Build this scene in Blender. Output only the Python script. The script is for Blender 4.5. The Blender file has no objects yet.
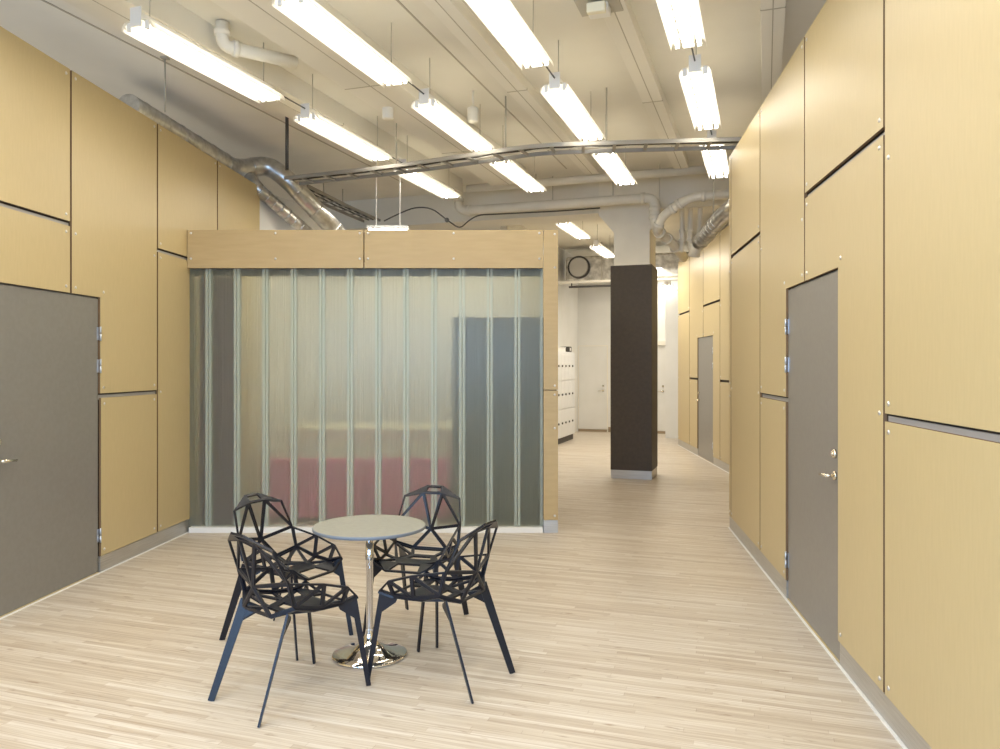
import bpy, bmesh, math, random
from mathutils import Vector, Matrix
random.seed(7)
S = bpy.context.scene
COL = S.collection
R = math.radians

# ------------------------------------------------------------------ camera, world, lights, exposure
F = 780.0                      # focal length in pixels of a 1000 px wide frame
EYE = 1.6
HOR = 366.0
cd = bpy.data.cameras.new('camera'); cam = bpy.data.objects.new('camera', cd); COL.objects.link(cam)
cd.sensor_fit = 'HORIZONTAL'; cd.sensor_width = 36.0; cd.lens = 36.0 * F / 1000.0
cd.shift_y = (HOR - 374.5) / 1000.0
cd.clip_start = 0.05; cd.clip_end = 200
cam.location = (0, 0, EYE); cam.rotation_euler = (R(90), 0, 0)
S.camera = cam

w = bpy.data.worlds.new('world'); S.world = w; w.use_nodes = True
bg = w.node_tree.nodes['Background']
bg.inputs[0].default_value = (0.75, 0.86, 1.0, 1); bg.inputs[1].default_value = 0.4

S.view_settings.view_transform = 'Standard'
S.view_settings.look = 'None'
S.view_settings.gamma = 1.0
S.view_settings.use_curve_mapping = False
S.view_settings.exposure = -0.48
S.cycles.max_bounces = 10
S.cycles.diffuse_bounces = 5
S.cycles.glossy_bounces = 4
S.cycles.transmission_bounces = 8
S.cycles.transparent_max_bounces = 8
S.cycles.sample_clamp_indirect = 6.0
S.cycles.caustics_reflective = False
S.cycles.caustics_refractive = True
S.cycles.use_denoising = True

TUBE_COL = (1.0, 0.93, 0.80)
TUBE_E = 34.0
U = Vector((0.3216, 0.9469, 0)); V = Vector((0.9469, -0.3216, 0))   # the building's own axes
UANG = math.atan2(U.y, U.x)


def uv(t, s, z=0.0):
    p = U * t + V * s
    return Vector((p.x, p.y, z))


def area_lamp(name, loc, rot, sx, sy, power, col):
    d = bpy.data.lights.new(name, 'AREA'); d.shape = 'RECTANGLE'; d.size = sx; d.size_y = sy
    d.energy = power; d.color = col
    o = bpy.data.objects.new(name, d); COL.objects.link(o); o.location = loc; o.rotation_euler = rot
    return o


# daylight coming in through the windows of the wall behind the viewpoint
area_lamp('window_daylight', (-3.1, -2.7, 2.0), (R(48), 0, R(0)), 8.4, 2.4, 900, (0.38, 0.62, 1.0))
# the ceiling lights of the rows above and behind the viewpoint
for k in (-2, -3):
    for s in (-3.8, -2.67, -1.57, -0.46):
        p = uv(6.0 + 2.12 * k + 0.8, s, 3.78)
        area_lamp('batten_lamp', p, (0, 0, UANG), 1.55, 0.22, 32, TUBE_COL)
# fill lamps added to brighten the far bay, unseen behind the cross beam
for t, s in ((12.6, -2.0), (15.4, -2.3), (13.0, -4.6), (17.6, -2.2), (10.6, 0.9)):
    area_lamp('far_bay_fill', uv(t, s, 3.7), (0, 0, UANG), 1.55, 0.22, 78, TUBE_COL)

# unseen uplights added behind the wood walls to brighten the ceiling
for x, y, p in ((-5.0, 5.8, 60), (4.2, 4.6, 50)):
    area_lamp('ceiling_fill', (x, y, 2.7), (R(180), 0, 0), 2.4, 7.0, p, (1.0, 0.86, 0.66))

# ------------------------------------------------------------------ helpers


def at(px, py, Y):
    """point at depth Y seen at pixel (px, py) of the photograph"""
    return Vector(((px - 500.0) * Y / F, Y, EYE + (HOR - py) * Y / F))


def tag(o, label=None, cat=None, group=None, kind=None):
    if label: o['label'] = label
    if cat: o['category'] = cat
    if group: o['group'] = group
    if kind: o['kind'] = kind
    return o


def empty(name, loc=(0, 0, 0), rz=0.0):
    o = bpy.data.objects.new(name, None); COL.objects.link(o)
    o.location = loc; o.rotation_euler = (0, 0, rz); o.empty_display_size = 0.1
    return o


def copy_tree(o, parent=None):
    c = o.copy(); COL.objects.link(c)
    if parent is not None:
        c.parent = parent
    for ch in [x for x in o.children]:
        copy_tree(ch, c)
    return c


class MB:
    def __init__(self):
        self.bm = bmesh.new()

    def box(self, x0, x1, y0, y1, z0, z1, bev=0.0):
        m = Matrix.Translation(((x0 + x1) / 2, (y0 + y1) / 2, (z0 + z1) / 2)) @ Matrix.Diagonal((abs(x1 - x0), abs(y1 - y0), abs(z1 - z0), 1))
        r = bmesh.ops.create_cube(self.bm, size=1.0, matrix=m)
        if bev > 0:
            es = set()
            for v in r['verts']:
                es.update(v.link_edges)
            bmesh.ops.bevel(self.bm, geom=list(es), offset=bev, segments=2, affect='EDGES', profile=0.5)
        return self

    def beam(self, a, b, wd, th, up=(0, 0, 1), w2=None, t2=None):
        """bar with a rectangular section from a to b, tapering to w2 x t2"""
        a = Vector(a); b = Vector(b); d = (b - a).normalized(); up = Vector(up)
        sx = d.cross(up)
        if sx.length < 1e-4: sx = d.cross(Vector((1, 0, 0)))
        sx.normalize(); sy = sx.cross(d).normalized()
        w2 = wd if w2 is None else w2; t2 = th if t2 is None else t2
        vs = []
        for p, ww, tt in ((a, wd, th), (b, w2, t2)):
            for i, j in ((-1, -1), (1, -1), (1, 1), (-1, 1)):
                vs.append(self.bm.verts.new(p + sx * (i * ww / 2) + sy * (j * tt / 2)))
        f = self.bm.faces.new
        f(vs[0:4][::-1]); f(vs[4:8])
        for k in range(4):
            f((vs[k], vs[(k + 1) % 4], vs[4 + (k + 1) % 4], vs[4 + k]))
        return self

    def tube(self, pts, r, n=14, smooth=True, caps=True):
        pts = [Vector(p) for p in pts]
        rs = r if isinstance(r, (list, tuple)) else [r] * len(pts)
        rings = []
        prev = None
        for i, p in enumerate(pts):
            if i == 0: d = pts[1] - p
            elif i == len(pts) - 1: d = p - pts[-2]
            else: d = (pts[i + 1] - p).normalized() + (p - pts[i - 1]).normalized()
            d.normalize()
            if prev is None:
                q = Vector((0, 0, 1)) if abs(d.z) < 0.9 else Vector((1, 0, 0))
                x = d.cross(q).normalized()
            else:
                x = (prev - d * prev.dot(d)).normalized()
            prev = x
            y = d.cross(x)
            rings.append([self.bm.verts.new(p + (x * math.cos(2 * math.pi * k / n) + y * math.sin(2 * math.pi * k / n)) * rs[i]) for k in range(n)])
        for A, B in zip(rings, rings[1:]):
            for k in range(n):
                fc = self.bm.faces.new((A[k], A[(k + 1) % n], B[(k + 1) % n], B[k])); fc.smooth = smooth
        if caps:
            self.bm.faces.new(rings[0][::-1]); self.bm.faces.new(rings[-1])
        return self

    def lathe(self, prof, n=40, c=(0, 0, 0)):
        c = Vector(c); rings = []
        for r, z in prof:
            if r < 1e-6:
                rings.append([self.bm.verts.new(c + Vector((0, 0, z)))])
            else:
                rings.append([self.bm.verts.new(c + Vector((r * math.cos(2 * math.pi * k / n), r * math.sin(2 * math.pi * k / n), z))) for k in range(n)])
        for A, B in zip(rings, rings[1:]):
            for k in range(n):
                a = A[k % len(A)]; a2 = A[(k + 1) % len(A)]; b = B[k % len(B)]; b2 = B[(k + 1) % len(B)]
                vs = []
                for v in (a, a2, b2, b):
                    if v not in vs: vs.append(v)
                if len(vs) > 2:
                    fc = self.bm.faces.new(vs); fc.smooth = True
        return self

    def prism(self, poly, y0, y1):
        """polygon in x,z extruded along y"""
        A = [self.bm.verts.new((x, y0, z)) for x, z in poly]
        B = [self.bm.verts.new((x, y1, z)) for x, z in poly]
        n = len(poly)
        self.bm.faces.new(A); self.bm.faces.new(B[::-1])
        for k in range(n):
            self.bm.faces.new((A[k], B[k], B[(k + 1) % n], A[(k + 1) % n]))
        return self

    def sheet(self, prof, x0, x1, th):
        """open profile in y,z swept along x, with thickness th"""
        pts = [Vector((0, y, z)) for y, z in prof]
        nr = []
        for i in range(len(pts)):
            a = pts[max(i - 1, 0)]; b = pts[min(i + 1, len(pts) - 1)]
            d = (b - a).normalized(); nr.append(Vector((0, -d.z, d.y)))
        loop = pts + [p + q * th for p, q in reversed(list(zip(pts, nr)))]
        A = [self.bm.verts.new((x0, p.y, p.z)) for p in loop]; B = [self.bm.verts.new((x1, p.y, p.z)) for p in loop]
        n = len(loop); h = len(pts)
        for k in range(n):
            self.bm.faces.new((A[k], B[k], B[(k + 1) % n], A[(k + 1) % n]))
        for k in range(h - 1):
            for L in (A, B):
                self.bm.faces.new((L[k], L[k + 1], L[n - 2 - k], L[n - 1 - k]))
        return self

    def build(self, name, mat, parent=None, loc=None, rz=0.0):
        bmesh.ops.recalc_face_normals(self.bm, faces=self.bm.faces[:])
        me = bpy.data.meshes.new(name); self.bm.to_mesh(me); self.bm.free()
        if mat is not None: me.materials.append(mat)
        o = bpy.data.objects.new(name, me); COL.objects.link(o)
        if parent is not None: o.parent = parent
        if loc is not None: o.location = loc
        o.rotation_euler = (0, 0, rz)
        return o


def arc_path(pts, rad, n=6):
    """polyline with rounded corners"""
    pts = [Vector(p) for p in pts]; out = [pts[0]]
    for i in range(1, len(pts) - 1):
        p = pts[i]; a = (pts[i - 1] - p); b = (pts[i + 1] - p)
        r = min(rad, a.length * 0.48, b.length * 0.48)
        A = p + a.normalized() * r; B = p + b.normalized() * r
        for k in range(n + 1):
            t = k / n
            out.append(A * (1 - t) ** 2 + p * 2 * t * (1 - t) + B * t * t)
    out.append(pts[-1])
    return out


# ------------------------------------------------------------------ materials


def mat(name, col, rough=0.5, metal=0.0, spec=0.5, coat=0.0):
    m = bpy.data.materials.new(name); m.use_nodes = True
    b = m.node_tree.nodes['Principled BSDF']
    b.inputs['Base Color'].default_value = (*col, 1); b.inputs['Roughness'].default_value = rough
    b.inputs['Metallic'].default_value = metal; b.inputs['Specular IOR Level'].default_value = spec
    b.inputs['Coat Weight'].default_value = coat
    return m


def nodes(m):
    nt = m.node_tree
    return nt, nt.nodes, nt.links, nt.nodes['Principled BSDF']


def noisy(m, c1, c2, scale=(1, 1, 1), nscale=5.0, detail=4.0, bump=0.0, lo=0.35, hi=0.65):
    nt, N, L, b = nodes(m)
    tc = N.new('ShaderNodeTexCoord'); mp = N.new('ShaderNodeMapping'); mp.inputs['Scale'].default_value = scale
    ns = N.new('ShaderNodeTexNoise'); ns.inputs['Scale'].default_value = nscale; ns.inputs['Detail'].default_value = detail
    cr = N.new('ShaderNodeValToRGB')
    cr.color_ramp.elements[0].position = lo; cr.color_ramp.elements[0].color = (*c1, 1)
    cr.color_ramp.elements[1].position = hi; cr.color_ramp.elements[1].color = (*c2, 1)
    L.new(tc.outputs['Object'], mp.inputs[0]); L.new(mp.outputs[0], ns.inputs['Vector']); L.new(ns.outputs['Fac'], cr.inputs[0]); L.new(cr.outputs[0], b.inputs['Base Color'])
    if bump:
        bp = N.new('ShaderNodeBump'); bp.inputs['Strength'].default_value = bump; bp.inputs['Distance'].default_value = 0.004
        L.new(ns.outputs['Fac'], bp.inputs['Height']); L.new(bp.outputs[0], b.inputs['Normal'])
    return m


M = {}
M['wood'] = noisy(mat('maple_board', (0.6, 0.42, 0.2), 0.40, spec=0.4), (0.545, 0.438, 0.238), (0.567, 0.456, 0.250), (16, 16, 2.0), 4.0, 6.0)
M['wood_header'] = noisy(mat('maple_board_flat', (0.6, 0.42, 0.2), 0.42, spec=0.35), (0.485, 0.36, 0.185), (0.52, 0.39, 0.205), (1.2, 9, 9), 3.0, 6.0)
M['core'] = mat('joint_core', (0.06, 0.045, 0.035), 0.8)
M['batten'] = mat('joint_batten', (0.42, 0.40, 0.38), 0.6)
M['steel'] = noisy(mat('brushed_steel', (0.55, 0.53, 0.49), 0.42, 0.7), (0.50, 0.48, 0.44), (0.60, 0.58, 0.54), (1, 1, 40), 4.0)
M['door_grey'] = noisy(mat('grey_door_paint', (0.17, 0.16, 0.145), 0.3, spec=0.5), (0.215, 0.203, 0.185), (0.23, 0.218, 0.198), (1, 1, 1), 30.0)
M['rail'] = mat('pale_rail', (0.7, 0.68, 0.62), 0.4)
M['galv_pale'] = mat('pale_sheet_metal', (0.6, 0.58, 0.54), 0.5, 0.4)
M['edge'] = mat('board_cut_edge', (0.20, 0.12, 0.06), 0.7)
M['screw'] = mat('screw_metal', (0.75, 0.73, 0.7), 0.3, 0.9)
M['hinge'] = mat('hinge_metal', (0.62, 0.66, 0.72), 0.3, 0.8)
M['chrome'] = mat('chrome', (0.85, 0.83, 0.82), 0.06, 1.0)
M['handle'] = mat('polished_handle', (0.8, 0.74, 0.62), 0.18, 1.0)
M['white'] = noisy(mat('white_wall_paint', (0.8, 0.79, 0.76), 0.7, spec=0.2), (0.78, 0.77, 0.73), (0.82, 0.81, 0.78), (1, 1, 1), 2.0)
M['ceil'] = noisy(mat('ceiling_paint', (0.7, 0.66, 0.58), 0.75, spec=0.2), (0.77, 0.74, 0.66), (0.82, 0.79, 0.71), (1, 1, 1), 1.3)
M['ceil_trunk'] = mat('ceiling_duct_paint', (0.83, 0.80, 0.72), 0.6, spec=0.3)
M['line'] = mat('joint_line', (0.48, 0.44, 0.36), 0.9)
M['enamel'] = mat('white_enamel', (0.88, 0.87, 0.84), 0.35)
M['pipe'] = noisy(mat('cream_pipe_plastic', (0.78, 0.74, 0.64), 0.4), (0.75, 0.71, 0.61), (0.80, 0.76, 0.67), (1, 1, 1), 4.0)
M['galv'] = noisy(mat('galvanised_sheet', (0.62, 0.61, 0.58), 0.3, 0.9), (0.52, 0.51, 0.48), (0.70, 0.69, 0.66), (1, 1, 1), 14.0, 5.0, 0.15)
M['foil'] = noisy(mat('crumpled_foil', (0.7, 0.68, 0.63), 0.35, 0.8), (0.45, 0.43, 0.39), (0.80, 0.78, 0.73), (1, 1, 1), 9.0, 6.0, 1.0)
M['tray'] = mat('tray_metal', (0.36, 0.34, 0.30), 0.45, 0.3)
M['dark'] = mat('dark_metal', (0.06, 0.055, 0.05), 0.5)
M['rod'] = mat('rod_metal', (0.5, 0.47, 0.4), 0.5, 0.3)
M['column'] = noisy(mat('dark_brown_board', (0.075, 0.06, 0.047), 0.55, spec=0.3), (0.068, 0.055, 0.043), (0.08, 0.064, 0.05), (1, 1, 1), 20.0)
M['plaster'] = noisy(mat('column_plaster', (0.72, 0.69, 0.62), 0.8, spec=0.2), (0.84, 0.80, 0.70), (0.89, 0.85, 0.75), (1, 1, 1), 3.0)
M['locker'] = mat('locker_enamel', (0.82, 0.83, 0.84), 0.4)
M['chair'] = noisy(mat('dark_chair_paint', (0.02, 0.017, 0.015), 0.38, spec=0.4), (0.006, 0.0075, 0.014), (0.008, 0.010, 0.018), (1, 1, 1), 60.0)
M['tabletop'] = noisy(mat('grey_laminate', (0.30, 0.30, 0.265), 0.5, spec=0.3), (0.285, 0.285, 0.25), (0.31, 0.31, 0.275), (1, 1, 1), 40.0)
M['tableedge'] = mat('daylit_edge_band', (0.20, 0.23, 0.27), 0.5)  # blue of the window daylight is put into the edge colour
M['plum'] = noisy(mat('plum_board', (0.10, 0.045, 0.06), 0.8), (0.13, 0.06, 0.085), (0.17, 0.07, 0.105), (1, 1, 1), 3.0)
M['pink'] = mat('rose_upholstery', (0.74, 0.17, 0.30), 0.9)
M['charcoal'] = mat('charcoal_board', (0.12, 0.112, 0.085), 0.7)
M['paper'] = mat('pale_cream', (0.85, 0.80, 0.62), 0.7)
M['floor2'] = mat('far_tan', (0.35, 0.27, 0.18), 0.6)


def emissive(name, col, strength):
    m = bpy.data.materials.new(name); m.use_nodes = True
    b = m.node_tree.nodes['Principled BSDF']
    b.inputs['Base Color'].default_value = (1, 1, 1, 1)
    b.inputs['Emission Color'].default_value = (*col, 1); b.inputs['Emission Strength'].default_value = strength
    return m


M['tube'] = emissive('fluorescent_tube', TUBE_COL, TUBE_E)
M['lens'] = emissive('glowing_diffuser', TUBE_COL, 5.0)


def acrylic(name):
    m = bpy.data.materials.new(name); m.use_nodes = True
    nt = m.node_tree; N = nt.nodes; L = nt.links; b = N['Principled BSDF']
    b.inputs['Base Color'].default_value = (0.92, 0.91, 0.88, 1); b.inputs['Roughness'].default_value = 0.4
    tl = N.new('ShaderNodeBsdfTranslucent'); tl.inputs['Color'].default_value = (0.95, 0.94, 0.90, 1)
    mx = N.new('ShaderNodeMixShader'); mx.inputs[0].default_value = 0.8
    L.new(b.outputs[0], mx.inputs[1]); L.new(tl.outputs[0], mx.inputs[2]); L.new(mx.outputs[0], N['Material Output'].inputs[0])
    return m


M['reflector'] = acrylic('white_translucent_reflector')


def glass_mat(name, tint, milk, rough, flute):
    m = bpy.data.materials.new(name); m.use_nodes = True
    nt = m.node_tree; N = nt.nodes; L = nt.links; N.clear()
    out = N.new('ShaderNodeOutputMaterial')
    rf = N.new('ShaderNodeBsdfRefraction'); rf.inputs['Color'].default_value = (*tint, 1); rf.inputs['Roughness'].default_value = rough; rf.inputs['IOR'].default_value = 1.12
    df = N.new('ShaderNodeBsdfDiffuse'); df.inputs['Color'].default_value = (tint[0], tint[1] * 0.99, tint[2] * 0.88, 1)
    tl = N.new('ShaderNodeBsdfTranslucent'); tl.inputs['Color'].default_value = (*tint, 1)
    gl = N.new('ShaderNodeBsdfGlossy'); gl.inputs['Roughness'].default_value = 0.25
    tc = N.new('ShaderNodeTexCoord'); mp = N.new('ShaderNodeMapping'); mp.inputs['Scale'].default_value = (1, 1, 0.004)
    ns = N.new('ShaderNodeTexNoise'); ns.inputs['Scale'].default_value = 160.0; ns.inputs['Detail'].default_value = 2.0
    bp = N.new('ShaderNodeBump'); bp.inputs['Strength'].default_value = flute; bp.inputs['Distance'].default_value = 0.01
    L.new(tc.outputs['Object'], mp.inputs[0]); L.new(mp.outputs[0], ns.inputs['Vector']); L.new(ns.outputs['Fac'], bp.inputs['Height'])
    L.new(bp.outputs[0], rf.inputs['Normal'])
    m1 = N.new('ShaderNodeMixShader'); m1.inputs[0].default_value = 0.5; L.new(df.outputs[0], m1.inputs[1]); L.new(tl.outputs[0], m1.inputs[2])
    m2 = N.new('ShaderNodeMixShader'); m2.inputs[0].default_value = milk; L.new(rf.outputs[0], m2.inputs[1]); L.new(m1.outputs[0], m2.inputs[2])
    m3 = N.new('ShaderNodeMixShader'); m3.inputs[0].default_value = 0.02; L.new(m2.outputs[0], m3.inputs[1]); L.new(gl.outputs[0], m3.inputs[2])
    L.new(m3.outputs[0], out.inputs[0])
    return m


M['uglass'] = glass_mat('fluted_channel_glass', (0.83, 0.85, 0.80), 0.17, 0.34, 0.6)
M['urib'] = glass_mat('channel_glass_flange', (0.83, 0.89, 0.88), 0.70, 0.3, 0.3)


def floor_mat():
    m = mat('strip_parquet', (0.7, 0.6, 0.5), 0.38, spec=0.35)
    nt, N, L, b = nodes(m)

    def mth(op, a, bb=None):
        n = N.new('ShaderNodeMath'); n.operation = op
        for i, x in enumerate((a, bb)):
            if x is None: continue
            if isinstance(x, (int, float)): n.inputs[i].default_value = x
            else: L.new(x, n.inputs[i])
        return n.outputs[0]
    tc = N.new('ShaderNodeTexCoord'); mp = N.new('ShaderNodeMapping'); mp.inputs['Rotation'].default_value = (0, 0, -math.atan2(V.y, V.x))
    mp.vector_type = 'POINT'
    L.new(tc.outputs['Object'], mp.inputs[0])
    sp = N.new('ShaderNodeSeparateXYZ'); L.new(mp.outputs[0], sp.inputs[0])
    rowf = mth('DIVIDE', sp.outputs['Y'], 0.036); row = mth('FLOOR', rowf)
    wn = N.new('ShaderNodeTexWhiteNoise'); wn.noise_dimensions = '1D'; L.new(row, wn.inputs['W'])
    xs = mth('ADD', mth('DIVIDE', sp.outputs['X'], 0.85), mth('MULTIPLY', wn.outputs['Value'], 13.7))
    cell = mth('FLOOR', xs)
    cb = N.new('ShaderNodeCombineXYZ'); L.new(cell, cb.inputs[0]); L.new(row, cb.inputs[1])
    w2 = N.new('ShaderNodeTexWhiteNoise'); w2.noise_dimensions = '2D'; L.new(cb.outputs[0], w2.inputs['Vector'])
    cr = N.new('ShaderNodeValToRGB')
    e = cr.color_ramp.elements
    e[0].position = 0.0; e[0].color = (0.57, 0.495, 0.405, 1)
    e[1].position = 1.0; e[1].color = (0.73, 0.68, 0.605, 1)
    for p, c in ((0.25, (0.63, 0.56, 0.465)), (0.6, (0.68, 0.62, 0.53))):
        x = e.new(p); x.color = (*c, 1)
    L.new(w2.outputs['Value'], cr.inputs[0])
    # grain streaks along the strips, and small knots
    m2 = N.new('ShaderNodeMapping'); m2.inputs['Scale'].default_value = (1.3, 60, 1); L.new(mp.outputs[0], m2.inputs[0])
    ns = N.new('ShaderNodeTexNoise'); ns.inputs['Scale'].default_value = 1.6; ns.inputs['Detail'].default_value = 5; L.new(m2.outputs[0], ns.inputs['Vector'])
    g = N.new('ShaderNodeValToRGB'); g.color_ramp.elements[0].position = 0.33; g.color_ramp.elements[0].color = (0.70, 0.62, 0.55, 1)
    g.color_ramp.elements[1].position = 0.62; g.color_ramp.elements[1].color = (1, 1, 1, 1); L.new(ns.outputs['Fac'], g.inputs[0])
    mx = N.new('ShaderNodeMix'); mx.data_type = 'RGBA'; mx.blend_type = 'MULTIPLY'; mx.inputs['Factor'].default_value = 0.8
    L.new(cr.outputs[0], mx.inputs['A']); L.new(g.outputs[0], mx.inputs['B'])
    m3 = N.new('ShaderNodeMapping'); m3.inputs['Scale'].default_value = (7, 30, 1); L.new(mp.outputs[0], m3.inputs[0])
    vo = N.new('ShaderNodeTexNoise'); vo.inputs['Scale'].default_value = 1.0; vo.inputs['Detail'].default_value = 3; L.new(m3.outputs[0], vo.inputs['Vector'])
    k = N.new('ShaderNodeValToRGB'); k.color_ramp.elements[0].position = 0.63; k.color_ramp.elements[0].color = (1, 1, 1, 1)
    k.color_ramp.elements[1].position = 0.74; k.color_ramp.elements[1].color = (0.55, 0.44, 0.36, 1); L.new(vo.outputs['Fac'], k.inputs[0])
    my = N.new('ShaderNodeMix'); my.data_type = 'RGBA'; my.blend_type = 'MULTIPLY'; my.inputs['Factor'].default_value = 0.7
    L.new(mx.outputs['Result'], my.inputs['A']); L.new(k.outputs[0], my.inputs['B'])
    # thin seams
    fr = mth('FRACT', rowf); fx = mth('FRACT', xs)
    seam = mth('MAXIMUM', mth('LESS_THAN', fr, 0.05), mth('LESS_THAN', fx, 0.003))
    mz = N.new('ShaderNodeMix'); mz.data_type = 'RGBA'; mz.blend_type = 'MULTIPLY'
    L.new(mth('MULTIPLY', seam, 0.5), mz.inputs['Factor']); L.new(my.outputs['Result'], mz.inputs['A']); mz.inputs['B'].default_value = (0.6, 0.5, 0.42, 1)
    L.new(mz.outputs['Result'], b.inputs['Base Color'])
    return m


M['floor'] = floor_mat()

# ------------------------------------------------------------------ room shell
T0, T1, S0, S1 = -3.6, 18.77, -9.5, 8.0
CEIL = 4.25


def uvbox(mb, t0, t1, s0, s1, z0, z1):
    P = [uv(t0, s0), uv(t1, s0), uv(t1, s1), uv(t0, s1)]
    vs = [mb.bm.verts.new((p.x, p.y, z)) for z in (z0, z1) for p in P]
    f = mb.bm.faces.new
    f(vs[0:4]); f(vs[4:8])
    for k in range(4):
        f((vs[k], vs[(k + 1) % 4], vs[4 + (k + 1) % 4], vs[4 + k]))
    return mb


o = uvbox(MB(), T0, T1, S0, S1, -0.1, 0.0).build('floor', M['floor'])
tag(o, 'pale narrow strip wood floor across the whole hall', 'floor', kind='structure')
o = uvbox(MB(), T0, T1, S0, S1, CEIL, CEIL + 0.15).build('ceiling', M['ceil'])
tag(o, 'cream painted ceiling above the rows of lights', 'ceiling', kind='structure')
for nm, args, lb in (('wall_far', (T1, T1 + 0.15, S0, S1), 'white far end wall behind the brown column'),
                     ('wall_outer_left', (T0, T1, S0 - 0.15, S0), 'outer white wall past the left wood clad rooms'),
                     ('wall_outer_right', (T0, T1, S1, S1 + 0.15), 'outer white wall past the right wood clad rooms')):
    o = uvbox(MB(), *args, 0, CEIL).build(nm, M['white']); tag(o, lb, 'wall', kind='structure')
# wall behind the viewpoint with a wide window opening in it
bw = MB().box(-8.6, -7.4, -3.0, -2.85, 0, CEIL).box(1.2, 4.5, -3.0, -2.85, 0, CEIL).box(-7.4, 1.2, -3.0, -2.85, 0, 0.75).box(-7.4, 1.2, -3.0, -2.85, 3.25, CEIL)
o = bw.build('wall_back', M['white']); tag(o, 'white wall behind the viewpoint with a wide window opening', 'wall', kind='structure')

# ceiling ribs, ducts and joints, all along the building's long axis


def uvthing(name, t, s, z):
    return empty(name, uv(t, s, z), UANG)       # local x along the long axis, local -y towards the right


def rib(name, s0, s1, t0, t1, z0, m, label, cat, joints=(), kind='structure', lip=0.0):
    r = uvthing(name, t0, (s0 + s1) / 2, CEIL)
    wd = s1 - s0; ln = t1 - t0; dz = CEIL - z0
    MB().box(0, ln, -wd / 2, wd / 2, -dz, 0, 0.004).build('casing', m, r)
    j = MB()
    j.box(0, ln, -0.004, 0.004, -dz - 0.002, -dz + 0.004)
    for t in joints:
        j.box(t - t0 - 0.006, t - t0 + 0.006, -wd / 2 - 0.002, wd / 2 + 0.002, -dz - 0.003, -dz + 0.02)
    j.build('joint_strip', M['line'], r)
    tag(r, label, cat, 'ceiling ribs along the hall', kind)
    return r


rib('ceiling_beam', -4.46, -4.06, -3.0, 10.3, 4.05, M['ceil'], 'broad cream ceiling rib over the leftmost row of lights', 'ceiling beam', (3.5, 7.0))
rib('ceiling_beam', -3.52, -3.02, -3.0, 10.0, 4.05, M['ceil_trunk'], 'broad cream ceiling rib between the two left rows of lights', 'ceiling beam', (4.2, 6.1, 8.3))
rib('ceiling_rib', -2.27, -2.08, -3.0, 10.2, 4.15, M['ceil_trunk'], 'narrow cream ceiling rib between second and third rows of lights', 'ceiling rib', (4.7, 6.9))
rib('ceiling_rib', -1.12, -0.93, -3.0, 10.3, 4.15, M['ceil_trunk'], 'narrow cream ceiling rib between third and fourth rows of lights', 'ceiling rib', (5.2, 7.6))
rib('ceiling_rib', -0.03, 0.14, -3.0, 10.3, 4.15, M['ceil_trunk'], 'narrow cream ceiling rib over the top of the right wood wall', 'ceiling rib', (5.9,))
# long joint lines in the slab
for s, lb in ((-2.52, 'thin dark joint line in the ceiling beside the second row of lights'), (-4.95, 'thin joint line in the ceiling above the left wood wall')):
    r = uvthing('ceiling_joint', -3.0, s, CEIL)
    MB().box(0, 13.2, -0.008, 0.008, -0.006, 0.0).build('strip', M['line'], r); tag(r, lb, 'ceiling joint', kind='structure')
# cross beam carried by the column
C0 = Vector((1.578, 11.14, 0)); tc_, sc_ = C0.dot(U), C0.dot(V)
for a, b, lb in ((-9.0, sc_ - 0.172, 'deep cream cross beam running left from the column head'), (sc_ + 0.687, 6.0, 'deep cream cross beam running right from the column head')):
    o = uvbox(MB(), tc_ + 0.02, tc_ + 0.55, a, b, 3.8, CEIL).build('cross_beam', M['ceil'])
    tag(o, lb, 'beam', kind='structure')

# ------------------------------------------------------------------ wood clad walls
_scr = MB().lathe([(0.0, 0.006), (0.008, 0.005), (0.012, 0.001), (0.012, 0.0)], 10)
screw_proto = _scr.build('screw', M['screw'])
SCREW_MESH = screw_proto.data
bpy.data.objects.remove(screw_proto)
SCREW_ROT = {+1: (R(-90), 0, 0), -1: (R(90), 0, 0)}


def put_screw(parent, x, y, z, side):
    s = bpy.data.objects.new('screw', SCREW_MESH); COL.objects.link(s); s.parent = parent
    s.location = (x, y, z); s.rotation_euler = SCREW_ROT[side]
    return s


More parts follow.
